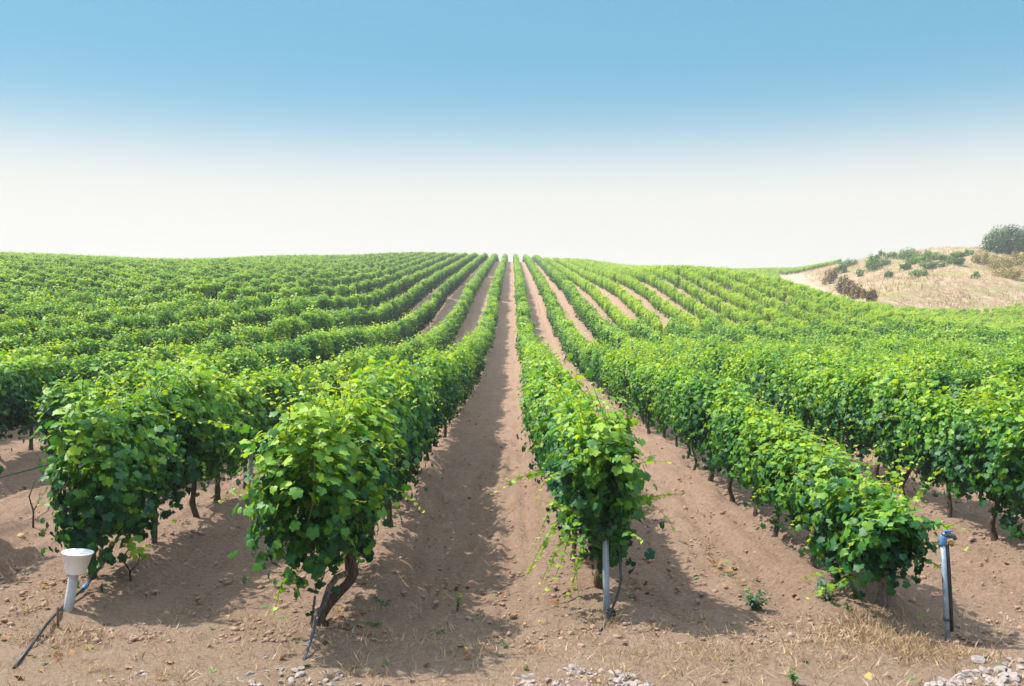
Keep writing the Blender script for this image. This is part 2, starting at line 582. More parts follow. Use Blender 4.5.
# ------------------------------------------------------------------ the ground
def build_terrain():
    def axis(start, step, grow, end, cap):
        a, s = [start], step
        while a[-1] < end:
            a.append(a[-1] + s); s = min(s * grow, cap)
        return a
    ys = [-900, -400, -150, -60, -25, -10, -4, 0, 2.5, 4.0] + axis(4.6, .045, 1.0, 9.0, .045) + axis(9.05, .05, 1.018, 260, 3.0) + [280, 310, 350, 420, 600, 900, 1390]
    ys = np.array(sorted(set(np.round(ys, 4))))
    xr = np.array(axis(0, .05, 1.0, 6.2, .05) + axis(6.27, .07, 1.03, 150, 3.0) + [170, 220, 300, 450, 900])
    xs = np.concatenate([-xr[:0:-1], xr])
    X, Y = np.meshgrid(xs, ys)
    Z = ground(X, Y)
    near = 1 - sstep(14, 34, Y)
    lumps = .040 * vnoise(X / .33, Y / .33, 31) + .034 * vnoise(X / .15, Y / .15, 32) + .020 * vnoise(X / .075, Y / .075, 33)
    lumps = lumps + sstep(6.6, 8, Y) * (.060 * vnoise(X / .21, Y / 1.5, 36) + .040 * vnoise(X / .10, Y / .7, 37))
    lumps = lumps + sstep(6.8, 8.2, Y) * .020 * np.sin(2 * math.pi * (X + .10 * vnoise(X / .9, Y / 2.2, 41)) / .21) * np.clip(.5 + 1.6 * vnoise(X / .6, Y / 3.0, 42), 0, 1)
    bed = .55 + .9 * (vnoise(X / .8, Y / .8, 34) + .3)
    Z = Z + near * lumps * 1.45 * bed * (.45 + .55 * sstep(6.4, 7.4, Y))
    nx, ny = len(xs), len(ys)
    V = np.stack([X, Y, Z], -1).reshape(-1, 3)
    i = np.arange(nx * ny).reshape(ny, nx)
    Fq = np.stack([i[:-1, :-1], i[:-1, 1:], i[1:, 1:], i[1:, :-1]], -1).reshape(-1)
    me = mesh_np('ground', V, Fq, np.full(len(Fq) // 4, 4), SOIL)
    ins = in_poly(X, Y, M_POLY) & ~in_poly(X, Y, V_BACK)
    dl = line_dist(X, Y, M_LEFT)
    wob = vnoise(X / 3, Y / 3, 8) * 5
    bank = ins * (1 - sstep(4.0, 6.5, dl + wob * .7))
    c = np.zeros((ny, nx, 4)); c[..., 3] = 1
    c[..., 0] = ins * 1.0
    c[..., 1] = bank
    c[..., 2] = (1 - sstep(6.7, 7.6, Y + .5 * vnoise(X / .9, Y / .9, 9)))
    a = me.color_attributes.new('cover', 'FLOAT_COLOR', 'POINT')
    a.data.foreach_set('color', c.astype(np.float32).ravel())
    tag(link('ground', me), kind='structure')


build_terrain()


# ------------------------------------------------------------------ grapevines
def vine_leaves(seed, pale=0.0, age_shade=.27, trim=1.0, reach=1.0, half_len=.66, half_w=.34, z_lo=.34, z_hi=1.40, n=900, shoots=13, side_shoots=6, size=.049, hi=True, lean=0.0, extra=(), off=0.0):
    r = np.random.default_rng(seed)
    zc, hh = (z_lo + z_hi) / 2, (z_hi - z_lo) / 2
    m_ = int(n * 1.5)
    yl = r.uniform(-half_len, half_len, m_)
    th = r.uniform(0, 2 * math.pi, m_)
    keep = r.uniform(0, 1, m_) < np.where(np.sin(th) < -.45, .6, 1.0)
    yl, th = yl[keep][:n], th[keep][:n]
    k = len(yl)
    rad = np.clip(1 - np.abs(r.normal(0, .26, k)), .08, 1)
    lump = 1 + trim * .70 * vnoise(yl / .30 + seed * 7.1, th * 1.3, seed) + trim * .32 * vnoise(yl / .12, th * 3, seed + 5)
    cs, sn = np.cos(th), np.sin(th)
    se = (np.abs(cs) ** 2.7 + np.abs(sn) ** 2.7) ** (-1 / 2.7)
    taper = np.sqrt(np.clip(1 - (np.abs(yl) / (half_len * 1.12)) ** 4, .1, 1))
    x = half_w * cs * se * rad * lump * (.80 + .25 * (sn * .5 + .5)) * taper
    dz = hh * sn * se * rad * (1 + (lump - 1) * .6)
    z = zc + np.where(dz > 0, dz, dz * (.85 + .5 * vnoise(yl / .25 + 3, x * 0, seed + 2)))
    x = x + lean * (z - .4) + off
    # about half of the leaves gather on leafy shoots that bulge out of the hedge
    nc = max(12, int(k / 55))
    pick = r.choice(k, nc, replace=False)
    own = r.integers(0, nc, k)
    on = r.random(k) < .55 * trim
    cxx, cyy, czz = x[pick] * 1.10, yl[pick], zc + (z[pick] - zc) * 1.06
    crad = r.uniform(.07, .15, nc)[own]
    x = np.where(on, cxx[own] + r.normal(0, .62, k) * crad, x)
    yl = np.where(on, cyy[own] + r.normal(0, .62, k) * crad, yl)
    z = np.where(on, czz[own] - .04 + r.normal(0, .95, k) * crad, z)
    th = np.arctan2((z - zc) / hh, (x - off) / half_w)
    cs, sn = np.cos(th), np.sin(th)
    P = np.stack([x, yl + r.normal(0, .03, k), np.maximum(z, .08)], 1)
    O = np.stack([cs, (yl / half_len) ** 3 * .7, sn], 1)
    N = O * .75 + np.array([0, 0, .55]) + r.normal(0, .42, (k, 3))
    T = O * np.array([.5, .5, 0]) + np.array([0, 0, -.75]) + r.normal(0, .45, (k, 3))
    S = size * r.uniform(.62, 1.25, k)
    tone = np.clip(r.normal(.27, .13, k) + r.normal(0, .10, nc)[own] * on + age_shade * np.clip((z - zc) / hh, -.6, 1) + pale, 0, .95)  # tone climbs with height: younger tops, plus shaded lower sides painted on darker vines
    chunks = [leaf_arrays(P - T * 0, N, T, S, tone, LEAF_HI if hi else LEAF_LO, r=r)]
    canes = Geo()
    paths = []
    for i in range(shoots + side_shoots):
        y0 = r.uniform(-half_len * .95, half_len * .95)
        if i < shoots:
            p = np.array([r.uniform(-.7, .7) * half_w, y0, z_hi - .12])
            d = np.array([r.normal(0, .45), r.normal(0, .4), 1.0])
            ln, g = r.uniform(.18, .46) * reach, r.uniform(.5, 1.6)
        else:
            s = r.choice([-1, 1])
            p = np.array([s * half_w * .8, y0, r.uniform(z_lo + .2, z_hi - .1)])
            d = np.array([s * 1.0, r.normal(0, .6), r.uniform(-.2, .6)])
            ln, g = r.uniform(.15, .42) * reach, r.uniform(1.5, 4)
        p = p + np.array([lean * (p[2] - .4) + off, 0, 0])
        paths.append((p, d, ln, g))
    paths += list(extra)
    for p, d, ln, g in paths:
        d = np.array(d, float) / np.linalg.norm(d)
        pts, q, nst = [], np.array(p, float), max(4, int(ln / .05))
        for j in range(nst):
            pts.append(q.copy()); q = q + d * (ln / nst)
            d = d + np.array([0, 0, -g * .05]) + r.normal(0, .07, 3); d /= np.linalg.norm(d)
        pts = np.array(pts)
        f = np.linspace(0, 1, nst)
        side = np.where(np.arange(nst) % 2 == 0, 1, -1)[:, None]
        hz = np.cross(np.repeat(d[None], nst, 0), [0, 0, 1.0]) * side
        nn = np.array([0, 0, .8]) + hz * .3 + r.normal(0, .35, (nst, 3))
        tt = hz + r.normal(0, .4, (nst, 3)) + np.array([0, 0, -.25])
        ss = size * (1.05 - .68 * f) * r.uniform(.85, 1.15, nst)
        chunks.append(leaf_arrays(pts, nn, tt, ss, np.clip(.42 + .5 * f + r.normal(0, .1, nst), 0, 1), LEAF_HI if hi else LEAF_LO, r=r))
        if hi:
            canes.tube([tuple(v) for v in pts], [.0045 - .003 * t for t in f], 5)
    # old canes inside the hedge
    if hi:
        for i in range(7):
            y0 = r.uniform(-half_len * .9, half_len * .9)
            canes.tube([(r.normal(0, .05) + lean * (zz - .4), y0 + r.normal(0, .04), zz) for zz in np.linspace(.58, z_hi - .15, 5)], [.007, .006, .006, .005, .004], 5)
    return chunks, canes


def with_wood(me, geo, material):
    bm = bmesh.new(); bm.from_mesh(me)
    nf = len(bm.faces)
    tmp = geo.mesh('wood', material)
    bm.from_mesh(tmp)
    bm.faces.ensure_lookup_table()
    for f_ in bm.faces[nf:]:
        f_.material_index = 1
    bm.to_mesh(me); bm.free()
    bpy.data.meshes.remove(tmp)
    me.materials.append(material)
    return me


def trunk_geo(seed, height=.58, lean=(0, 0), r0=.045, arms=True):
    random.seed(seed)
    g = Geo()
    wob = [(random.uniform(-.05, .05), random.uniform(-.07, .07)) for _ in range(4)]
    pts, rad = [], []
    n = 12
    for i in range(n):
        f = i / (n - 1)
        a = f * 3; k = min(int(a), 2); u = a - k
        wx = wob[k][0] * (1 - u) + wob[k + 1][0] * u
        wy = wob[k][1] * (1 - u) + wob[k + 1][1] * u
        e = min(1, f * 4)
        pts.append((wx * e + lean[0] * f, wy * e + lean[1] * f, -.10 + (height + .10) * f))
        rad.append(r0 * (1.35 - .75 * f ** .5 + .45 * max(0, f - .75) * 2) * random.uniform(.88, 1.14))
    g.tube(pts, rad, 10, .10)
    if arms:
        hx, hy = pts[-1][0], pts[-1][1]
        for s in (-1, 1):
            arm, ar = [], []
            for i in range(8):
                f = i / 7
                arm.append((hx + random.uniform(-.015, .015), hy + s * .5 * f, height - .02 + .10 * math.sin(f * 2.2) + random.uniform(-.012, .012)))
                ar.append(r0 * (.66 - .34 * f) * random.uniform(.85, 1.15))
            g.tube(arm, ar, 8, .12)
    return g


NV = 14
FOL = []
SHADE_TONED = []          # shaded row faces painted into darker leaves, darkest low down
HIGH = []          # slimmer canopies that leave the trunks bare
for i in range(NV):
    r_ = np.random.default_rng(100 + i)
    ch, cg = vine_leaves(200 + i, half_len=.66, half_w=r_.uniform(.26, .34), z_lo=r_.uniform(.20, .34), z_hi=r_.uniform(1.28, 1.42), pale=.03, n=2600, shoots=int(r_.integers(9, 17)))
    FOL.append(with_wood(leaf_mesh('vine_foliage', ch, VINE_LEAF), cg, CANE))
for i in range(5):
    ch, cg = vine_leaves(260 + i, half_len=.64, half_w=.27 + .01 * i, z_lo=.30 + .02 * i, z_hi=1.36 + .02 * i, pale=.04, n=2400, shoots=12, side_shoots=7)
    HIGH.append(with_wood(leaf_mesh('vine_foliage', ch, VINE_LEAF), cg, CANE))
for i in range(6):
    ch, cg = vine_leaves(280 + i, pale=-.09, age_shade=.44, trim=.4, half_len=.68, half_w=.22 + .012 * i, z_lo=.26 + .02 * i, z_hi=1.30 + .025 * i, n=2700, shoots=7, side_shoots=3)
    SHADE_TONED.append(with_wood(leaf_mesh('vine_foliage', ch, VINE_LEAF), cg, CANE))
NT = 7
TRUNK = [trunk_geo(300 + i, r0=.026 + .0025 * i, lean=(.05 * math.sin(i * 2.1), .09 * math.cos(i * 1.3))).mesh('vine_trunk', BARK) for i in range(NT)]

# which vines stand where
HEAD = {2: 7.86, 3: 6.90, 4: 7.62, 5: 7.25}
STEP = 1.1
vine_xy = []
for k in range(-56, 62):
    x0 = ROW0 + ROW_S * (k - 4)
    y = HEAD.get(k, 7.4 + .35 * math.sin(k * 1.7))
    j = 0
    r_ = np.random.default_rng(5000 + k)
    first = True
    while y < 262:
        skip = (not first and y > 16 and r_.random() < .04)
        if k == 1 and 9.9 < y < 11.9:
            skip = True
        if k == 6 and 12.9 < y < 13.6:
            skip = True
        if not skip:
            vine_xy.append((k, x0 + r_.normal(0, .05), y, first))
        else:
            r_.normal(0, .035)
        first = False
        y += STEP * r_.uniform(.93, 1.07)
vx = np.array([v[1] for v in vine_xy]); vy = np.array([v[2] for v in vine_xy])
planted = ~(in_poly(vx, vy, M_POLY) & ~in_poly(vx, vy, V_BACK))
# the far hillside has a few broken stretches where vines are missing
gapn = vnoise(vx / 2.06 * .9, vy / 4.5, 77)
planted &= ~((vy > 70) & (vx < -22) & (gapn > .43))
vzz = ground(vx, vy)
PX, PY = project(vx, vy, vzz + .8)
ppm = F / vy
in_frame = (PX > -.3 * ppm) & (PX < 1024 + .3 * ppm)
order = [i for i in np.argsort(vy + .25 * np.abs(vx)) if planted[i] and in_frame[i]]
single = set(int(i) for i in order[:298])

ORD = ['first', 'second', 'third', 'fourth', 'fifth', 'sixth', 'seventh', 'eighth', 'ninth', 'tenth', 'eleventh', 'twelfth', 'thirteenth',
       'fourteenth', 'fifteenth', 'sixteenth', 'seventeenth', 'eighteenth', 'nineteenth', 'twentieth'] + ['twenty-' + s for s in
       ('first', 'second', 'third', 'fourth', 'fifth', 'sixth', 'seventh', 'eighth', 'ninth')] + ['thirtieth', 'thirty-first', 'thirty-second', 'thirty-third']


def vine_label(k, n):
    o = ORD[n] if n < len(ORD) else 'far'
    if k == 2:
        return f'leafy grapevine, {o} one back from the white bucket in its row'
    if k == 3:
        return f'leafy grapevine, {o} one back along the row headed by a twisted forked trunk'
    if k == 4:
        return f'leafy grapevine, {o} one back along the row headed by a blue-grey post'
    if k == 5:
        return f'leafy grapevine, {o} one back along the row headed by the stumpy knotted trunk'
    if k < 2:
        return f'green grapevine, {o} shown in the {ORD[1 - k]} row outside the white-bucket row'
    return f'green grapevine, {o} shown in the {ORD[k - 6]} row outside the knotted-trunk row'


RISER = plain('dull_blue_steel', (.16, .21, .28), (.32, .39, .47), 20, .45, .5, .3)
HERO = {
    2: (dict(seed=41, pale=.07, reach=1.45, size=.053, half_len=.66, half_w=.27, z_lo=.29, z_hi=1.47, n=3000, off=.16, shoots=22, side_shoots=9),
        'leafy grapevine heading its row behind the white bucket, bright leaf tips on top'),
    3: (dict(seed=42, pale=.07, reach=1.45, size=.053, half_len=.66, half_w=.35, z_lo=.46, z_hi=1.54, n=3700, shoots=30, side_shoots=14,
             extra=[((-.5, -.3, 1.45), (-1, -.2, .2), .35, 1.0), ((-.12, -.75, .5), (-.3, -.4, -1), .28, .5)]),
        'big bushy grapevine heading its row on a twisted forked trunk'),
    4: (dict(seed=43, pale=.07, reach=1.45, size=.053, half_len=.60, half_w=.235, z_lo=.38, z_hi=1.38, n=2700, shoots=20, side_shoots=6, lean=-.08,
             extra=[((-.24, -.45, .7), (-.25, -.2, -.9), .72, .3), ((-.18, -.5, .6), (-.2, -.2, -1), .6, .3), ((-.3, -.35, .66), (-.3, .0, -.9), .68, .5), ((-.32, -.15, .7), (-.4, .1, -.8), .66, .6),
                    ((-.22, -.55, .55), (-.1, -.1, -1), .5, .2), ((-.36, .1, .75), (-.4, .0, -.7), .6, .6), ((-.28, -.3, .75), (-.5, -.1, -.6), .75, 1.2), ((-.3, -.4, .55), (-.3, -.2, -.9), .55, .6), ((-.26, -.1, .6), (-.5, 0, -.7), .6, .8),
                    ((-.3, .5, .85), (-1, .1, .1), .75, 1.6), ((-.3, 1.0, .8), (-1, .0, -.1), .6, .8), ((.1, -.72, .62), (.2, -.5, .1), .25, 2.5)]),
        'narrow grapevine heading its row around the blue-grey post, trailing yellow-green shoots'),
    5: (dict(seed=44, pale=.07, reach=1.45, size=.053, half_len=.60, half_w=.24, off=-.10, z_lo=.36, z_hi=.86, n=2200, shoots=14, side_shoots=5,
             extra=[((.0, -.45, .55), (1, -.3, .45), .5, 2.4), ((.0, -.35, .45), (1, -.2, .25), .45, 2.0), ((-.3, -.3, .3), (-1, -.3, -.2), .5, 1.5),
                    ((-.3, -.2, .35), (-1, .1, -.3), .45, 1.0), ((.1, -.5, .7), (.6, -.6, .4), .4, 3.0)]),
        'low drooping grapevine heading its row on the stumpy knotted trunk by the dry grass'),
}


def fork_trunk():
    random.seed(9)
    g = Geo()
    g.tube([(-.02, -.03, -.08), (-.03, -.03, .04), (.02, -.02, .12), (.09, 0, .20), (.17, .01, .28), (.215, .02, .35), (.20, .03, .43), (.16, .05, .52), (.10, .08, .62)],
           [.050, .047, .041, .036, .036, .036, .032, .029, .026], 11, .10)
    g.tube([(.12, .05, .60), (.10, .3, .66), (.05, .6, .62)], [.03, .025, .018], 8, .1)
    g.tube([(.12, .05, .60), (.06, -.2, .68), (.0, -.45, .66)], [.03, .025, .018], 8, .1)
    return g


def knot_trunk():
    random.seed(12)
    g = Geo()
    g.tube([(.0, 0, -.08), (.02, 0, .05), (.03, 0, .12), (.02, 0, .19), (-.01, 0, .24), (.01, .01, .30), (.03, .03, .40), (.0, .06, .5), (0, .1, .58)],
           [.060, .052, .046, .058, .088, .082, .048, .042, .034], 12, .10)
    g.tube([(0, .08, .56), (0, .35, .62), (.02, .6, .6)], [.032, .026, .018], 8, .1)
    return g


far_pts, far_rot, far_scl, far_var = [], [], [], []
counts = {}
for i, (k, x, y, first) in enumerate(vine_xy):
    if not planted[i]:
        continue
    z = float(vzz[i])
    if i in single:
        n = counts.get(k, 0); counts[k] = n + 1
        r_ = np.random.default_rng(9000 + i)
        v = empty('grapevine', (x, y, z), 0 if r_.random() < .5 else math.pi)
        hero = HERO.get(k) if first else None
        lab = hero[1] if hero else vine_label(k, n)
        tag(v, lab, 'grapevine', 'grapevines trained in the vineyard rows')
        if hero:
            v.rotation_euler = (0, 0, 0)
            ch, cg = vine_leaves(**hero[0])
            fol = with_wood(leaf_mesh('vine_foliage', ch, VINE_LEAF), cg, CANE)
            if k == 3:
                link('trunk', fork_trunk().mesh('vine_trunk', BARK), v)
                random.seed(3)
                limb = Geo().tube([(-.0, -.05, .09), (.02, -.06, .18), (.05, -.05, .27), (.10, -.03, .335), (.17, .0, .36)], [.020, .024, .024, .023, .020], 9, .08)
                tag(link('limb', limb.mesh('vine_limb', GREY_BARK), v), 'pale grey dead limb joining the trunk')
            elif k == 5:
                link('trunk', knot_trunk().mesh('vine_trunk', GREY_BARK), v)
            else:
                link('trunk', trunk_geo(400 + k, r0=.036 if k == 2 else .042).mesh('vine_trunk', BARK), v)
            link('foliage', fol, v)
        else:
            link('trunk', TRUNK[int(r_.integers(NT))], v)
            kinds = HIGH if (k in (1, 5, 6) and y < 24) or (k in (2, 3) and y < 14) or r_.random() < .15 else SHADE_TONED if r_.random() < (.8 if k < 2 else .25) else FOL
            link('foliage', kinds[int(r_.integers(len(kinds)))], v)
            s = r_.uniform(.94, 1.07)
            zs = 1.0
            if k == 3: zs = 1.07
            if k == 5: zs = .76 if y < 9 else .86 if y < 10.2 else .93 if y < 13 else .97
            if k == 4: zs = 1.0
            v.scale = (s * (.84 if k in (3, 4, 5) else .92), 1.0, s * zs)
            if k == 5 and y < 14:
                v.location.x -= .08
            if k == 4 and y < 20:
                v.location.x -= .12
    else:
        margin = 14 + .16 * y
        if abs(x) > .545 * y + margin or y > 255 or y < 8:
            continue
        if y < 30 and abs(x) > .545 * y + 6:
            continue
        far_pts.append((x, y, z)); r_ = np.random.default_rng(9000 + i)
        far_rot.append(0 if r_.random() < .5 else math.pi)
        young = x > 5 and y > 54                              # lower vines on the sunlit slope; its bright wash is painted as paler leaves
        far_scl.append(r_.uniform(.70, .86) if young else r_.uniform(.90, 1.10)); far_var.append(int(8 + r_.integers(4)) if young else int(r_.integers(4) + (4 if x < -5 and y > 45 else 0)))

# the remaining thousands of vines of the hillside: one object
lib = bpy.data.collections.new('far_vine_kinds')
for i in range(12):
    r_ = np.random.default_rng(700 + i)
    if i > 7:      # low vines of the sunlit slope, strong light put into their pale tone
        ch, _ = vine_leaves(800 + i, pale=.30, age_shade=.2, half_w=r_.uniform(.26, .33), z_lo=r_.uniform(.18, .32), z_hi=r_.uniform(1.15, 1.32), n=1250, shoots=9, side_shoots=3, size=.063, hi=False)
    elif i > 3:    # tall vines of the left hillside, shaded sides painted into the leaf tone
        ch, _ = vine_leaves(800 + i, pale=-.12, age_shade=.46, trim=.35, half_len=.72, half_w=r_.uniform(.17, .22), z_lo=r_.uniform(.18, .32), z_hi=r_.uniform(1.36, 1.46), n=1500, shoots=5, side_shoots=2, size=.063, hi=False)
    else:
        ch, _ = vine_leaves(800 + i, half_w=r_.uniform(.26, .33), z_lo=r_.uniform(.18, .32), z_hi=r_.uniform(1.20, 1.36), n=1250, shoots=10, side_shoots=3, size=.063, hi=False)
    me = leaf_mesh('far_vine', ch, VINE_LEAF)
    tr = trunk_geo(900 + i, arms=False)
    o = bpy.data.objects.new('far_vine_%02d' % i, me)
    with_wood(me, tr, BARK)
    lib.objects.link(o)

pm = bpy.data.meshes.new('hillside_vines')
pm.from_pydata(far_pts, [], [])
for nm, ty, arr in (('rot', 'FLOAT', far_rot), ('scl', 'FLOAT', far_scl), ('kind_index', 'INT', far_var)):
    a = pm.attributes.new(nm, ty, 'POINT'); a.data.foreach_set('value', arr)
hv = link('hillside_vines', pm)
tag(hv, 'green vine rows covering the hillside behind the nearer vines', 'vineyard', kind='stuff')
ng = bpy.data.node_groups.new('plant_vines', 'GeometryNodeTree')
ng.interface.new_socket('Geometry', in_out='INPUT', socket_type='NodeSocketGeometry')
ng.interface.new_socket('Geometry', in_out='OUTPUT', socket_type='NodeSocketGeometry')
gi, go = ng.nodes.new('NodeGroupInput'), ng.nodes.new('NodeGroupOutput')
iop = ng.nodes.new('GeometryNodeInstanceOnPoints')
ci = ng.nodes.new('GeometryNodeCollectionInfo')
ci.inputs['Collection'].default_value = lib
ci.inputs['Separate Children'].default_value = True
ci.inputs['Reset Children'].default_value = True
iop.inputs['Pick Instance'].default_value = True


def named(nm, ty):
    n = ng.nodes.new('GeometryNodeInputNamedAttribute'); n.data_type = ty
    n.inputs['Name'].default_value = nm
    return n.outputs[0]


cxyz = ng.nodes.new('ShaderNodeCombineXYZ')
ng.links.new(named('rot', 'FLOAT'), cxyz.inputs[2])
ng.links.new(gi.outputs[0], iop.inputs['Points'])
ng.links.new(ci.outputs[0], iop.inputs['Instance'])
ng.links.new(named('kind_index', 'INT'), iop.inputs['Instance Index'])
ng.links.new(cxyz.outputs[0], iop.inputs['Rotation'])
ng.links.new(named('scl', 'FLOAT'), iop.inputs['Scale'])
ng.links.new(iop.outputs[0], go.inputs[0])
md = hv.modifiers.new('plant', 'NODES'); md.node_group = ng
print('vines: single', len(single), 'far', len(far_pts), 'rows', sorted(counts.items()))


# ------------------------------------------------------------------ tree and shrubs on the mound
def bush(name, px0, px1, pyb, pyt, material, label, cat='shrub', group='shrubs on the dry mound', n=500, leaf=.16, seed=1, depth=None, trunk=False):
    p = at((px0 + px1) / 2, pyb, 60)
    w = (px1 - px0) / F * p.y / 2
    h = (pyb - pyt) / F * p.y
    dpt = depth or w * .8
    r = np.random.default_rng(seed)
    root = empty(name, p)
    tag(root, label, cat, group)
    nb = max(5, int(n / 60))
    # clumps of foliage on branches
    cc = []
    for _ in range(nb):
        a, rr = r.uniform(0, 2 * math.pi), math.sqrt(r.uniform(0, 1)) * .8
        zz = r.uniform(.25 if trunk else .15, .85) * math.sqrt(max(.1, 1 - rr * rr))
        cc.append((rr * math.cos(a) * w, rr * math.sin(a) * dpt, zz * h, r.uniform(.22, .36)))
    per = n // nb
    chunks = []
    for cx_, cy_, cz_, cr in cc:
        d = unit(r.normal(0, 1, (per, 3)))
        rad = np.clip(1 - np.abs(r.normal(0, .3, per)), .1, 1)[:, None]
        P = np.array([cx_, cy_, cz_]) + d * rad * np.array([cr * w, cr * dpt, cr * h * 1.1])
        P[:, 2] = np.maximum(P[:, 2], .05)
        chunks.append(leaf_arrays(P, d + np.array([0, 0, .5]) + r.normal(0, .4, (per, 3)), r.normal(0, 1, (per, 3)), leaf * r.uniform(.6, 1.3, per),
                                  np.clip(r.normal(.45, .2) + r.normal(0, .15, per), 0, 1), OVAL, r=r, width=1.6))
    random.seed(seed)
    g = Geo()
    if trunk:
        g.tube([(0, 0, -.3), (.05, 0, h * .2), (-.05, .1, h * .42)], [.32, .26, .2], 9, .1)
        for cx_, cy_, cz_, cr in cc[:14]:
            g.tube([(0, 0, h * .3), (cx_ * .5, cy_ * .5, h * .3 + (cz_ - h * .3) * .6), (cx_, cy_, cz_)], [.12, .08, .04], 6, .1)
        link('trunk', g.mesh('tree_trunk', BARK), root)
        link('crown', leaf_mesh('tree_crown', chunks, material), root)
    else:
        for cx_, cy_, cz_, cr in cc[:10]:
            g.tube([(cx_ * .1, cy_ * .1, -.1), (cx_ * .6, cy_ * .6, cz_ * .5), (cx_, cy_, cz_)], [.03, .022, .01], 5, .1)
        link('stems', g.mesh('shrub_stems', BARK), root)
        link('foliage', leaf_mesh('shrub_foliage', chunks, material), root)
    return root


bush('round_tree', 982, 1034, 253, 226, TREE_LEAF, 'dense round dark green tree standing on top of the dry mound', 'tree', None, 15000, .27, 11, None, True)
SHRUBS = [
    (868, 880, 262, 254, BUSH_LEAF, 'small mid green shrub filling the skyline before the tall grey-green shrub', 300),
    (905, 930, 264, 256, BUSH_LEAF, 'broad olive shrub spreading under the darkest skyline shrub', 460),
    (946, 968, 264, 257, BUSH_LEAF, 'olive scrub patch below the lone skyline shrub', 380),
    (828, 842, 279, 268, SCRUB_LEAF, 'brown scrub bush between the two upper brown bushes of the bank', 420),
    (842, 858, 298, 281, SCRUB_LEAF, 'greenish brown scrub bush between the lower brown bushes of the bank', 460),
    (884, 902, 259, 251, BUSH_LEAF, 'low green shrub on the skyline between the tall grey-green shrub and the darkest one', 420),
    (951, 968, 257, 251, BUSH_LEAF, 'low sprawling green scrub just before the lone skyline shrub', 300),
    (838, 860, 266, 259, BUSH_LEAF, 'sprawling green shrub on the skyline above the pale bank', 420),
    (920, 948, 267, 261, BUSH_LEAF, 'flat green scrub spreading just below the pale skyline shrub', 420),
    (868, 892, 266, 258, BUSH_LEAF, 'yellow-green scrub around the foot of the tall grey-green shrub', 420),
    (862, 884, 271, 252, BUSH_LEAF, 'tall grey-green shrub on the mound crest behind the brown scrub', 520),
    (877, 886, 258, 249, BUSH_LEAF, 'small pointed bluish shrub poking above the mound skyline', 160),
    (894, 922, 260, 247, BUSH_LEAF, 'dark green shrub on the mound skyline, darkest of the crest shrubs', 620),
    (913, 941, 260, 250, BUSH_LEAF, 'mid green low shrub on the skyline between dark shrub and pale one', 480),
    (931, 962, 260, 251, BUSH_LEAF, 'pale green shrub ending the skyline clump on the mound', 420),
    (963, 974, 255, 250, BUSH_LEAF, 'small lone green shrub on the skyline between clump and round tree', 150),
    (908, 930, 277, 268, BUSH_LEAF, 'low olive shrub in the middle of the dry mound slope', 360),
    (898, 914, 270, 262, BUSH_LEAF, 'low pale green shrub just below the skyline clump', 260),
    (884, 895, 278, 270, BUSH_LEAF, 'small grey-green shrub halfway down the dry slope', 180),
    (851, 864, 277, 269, BUSH_LEAF, 'small grey shrub behind the top of the brown hedge', 180),
    (835, 852, 273, 263, BUSH_LEAF, 'yellowish green shrub at the vineyard corner above the pale bank', 260),
    (971, 984, 279, 272, BUSH_LEAF, 'tiny green shrub alone in the dry grass below the ochre scrub', 110),
    (822, 836, 284, 269, SCRUB_LEAF, 'brown dry scrub bush at the top end of the pale bank', 420),
    (834, 852, 294, 275, SCRUB_LEAF, 'brown dry scrub bush midway down the pale bank edge', 520),
    (849, 864, 299, 284, SCRUB_LEAF, 'rust brown scrub bush low on the bank above the vines', 420),
    (861, 877, 302, 286, SCRUB_LEAF, 'lowest brown scrub bush at the foot of the mound', 460),
    (970, 999, 264, 251, OCHRE_LEAF, 'ochre scrub bush spreading under the round tree', 480),
    (984, 1020, 271, 256, OCHRE_LEAF, 'yellow ochre scrub bush in the middle of the scrub patch', 480),
    (1002, 1034, 264, 250, OCHRE_LEAF, 'ochre scrub bush at the picture edge under the tree', 480),
    (992, 1032, 279, 265, OCHRE_LEAF, 'olive ochre low scrub, lowest of the patch under the tree', 520),
]
for i, (a, b, c_, d_, m_, lab, n_) in enumerate(SHRUBS):
    bush('shrub', a, b, c_, d_, m_, lab, 'shrub', 'shrubs on the dry mound', n_ * 3, .22, 60 + i)


# ------------------------------------------------------------------ dry grass on the mound and along the headland
def blades(name, P, L, W, tone, label, material=STRAW, spread=.55, r=rng):
    n = len(P)
    T = np.stack([r.normal(0, spread, n), r.normal(0, spread, n), np.ones(n)], 1)
    N = np.stack([r.normal(0, 1, n), r.normal(0, 1, n), np.zeros(n)], 1) + .05
    V, Fc, t = leaf_arrays(P, N, T, L, tone, BLADE, cup=.35, fold=0, r=r, width=W)
    o = link(name, leaf_mesh(name, [(V, Fc, t)], material))
    tag(o, label, 'grass', kind='stuff')
    return o


r_ = np.random.default_rng(31)
gx, gy = r_.uniform(36, 130, 60000), r_.uniform(100, 225, 60000)
ok = in_poly(gx, gy, M_POLY) & ~in_poly(gx, gy, V_BACK) & (line_dist(gx, gy, M_LEFT) > 5) & (np.abs(gx) < .6 * gy) & (vnoise(gx / 3, gy / 3, 51) + r_.normal(0, .15, 60000) > -.05)
gx, gy = gx[ok], gy[ok]
blades('mound_grass', np.stack([gx, gy, ground(gx, gy) - .02], 1), r_.uniform(.2, .8, len(gx)), .12, np.clip(.75 + .9 * vnoise(gx / 5, gy / 5, 52) + r_.normal(0, .15, len(gx)), 0, 1),
       'short sun-bleached grass over the mound', r=r_)

GX, GY = [], []


def patch(px, py, sx, sy, n):
    c = at(px, py)
    GX.append(r_.normal(c.x, sx, n * 2)); GY.append(r_.normal(c.y, sy, n * 2))


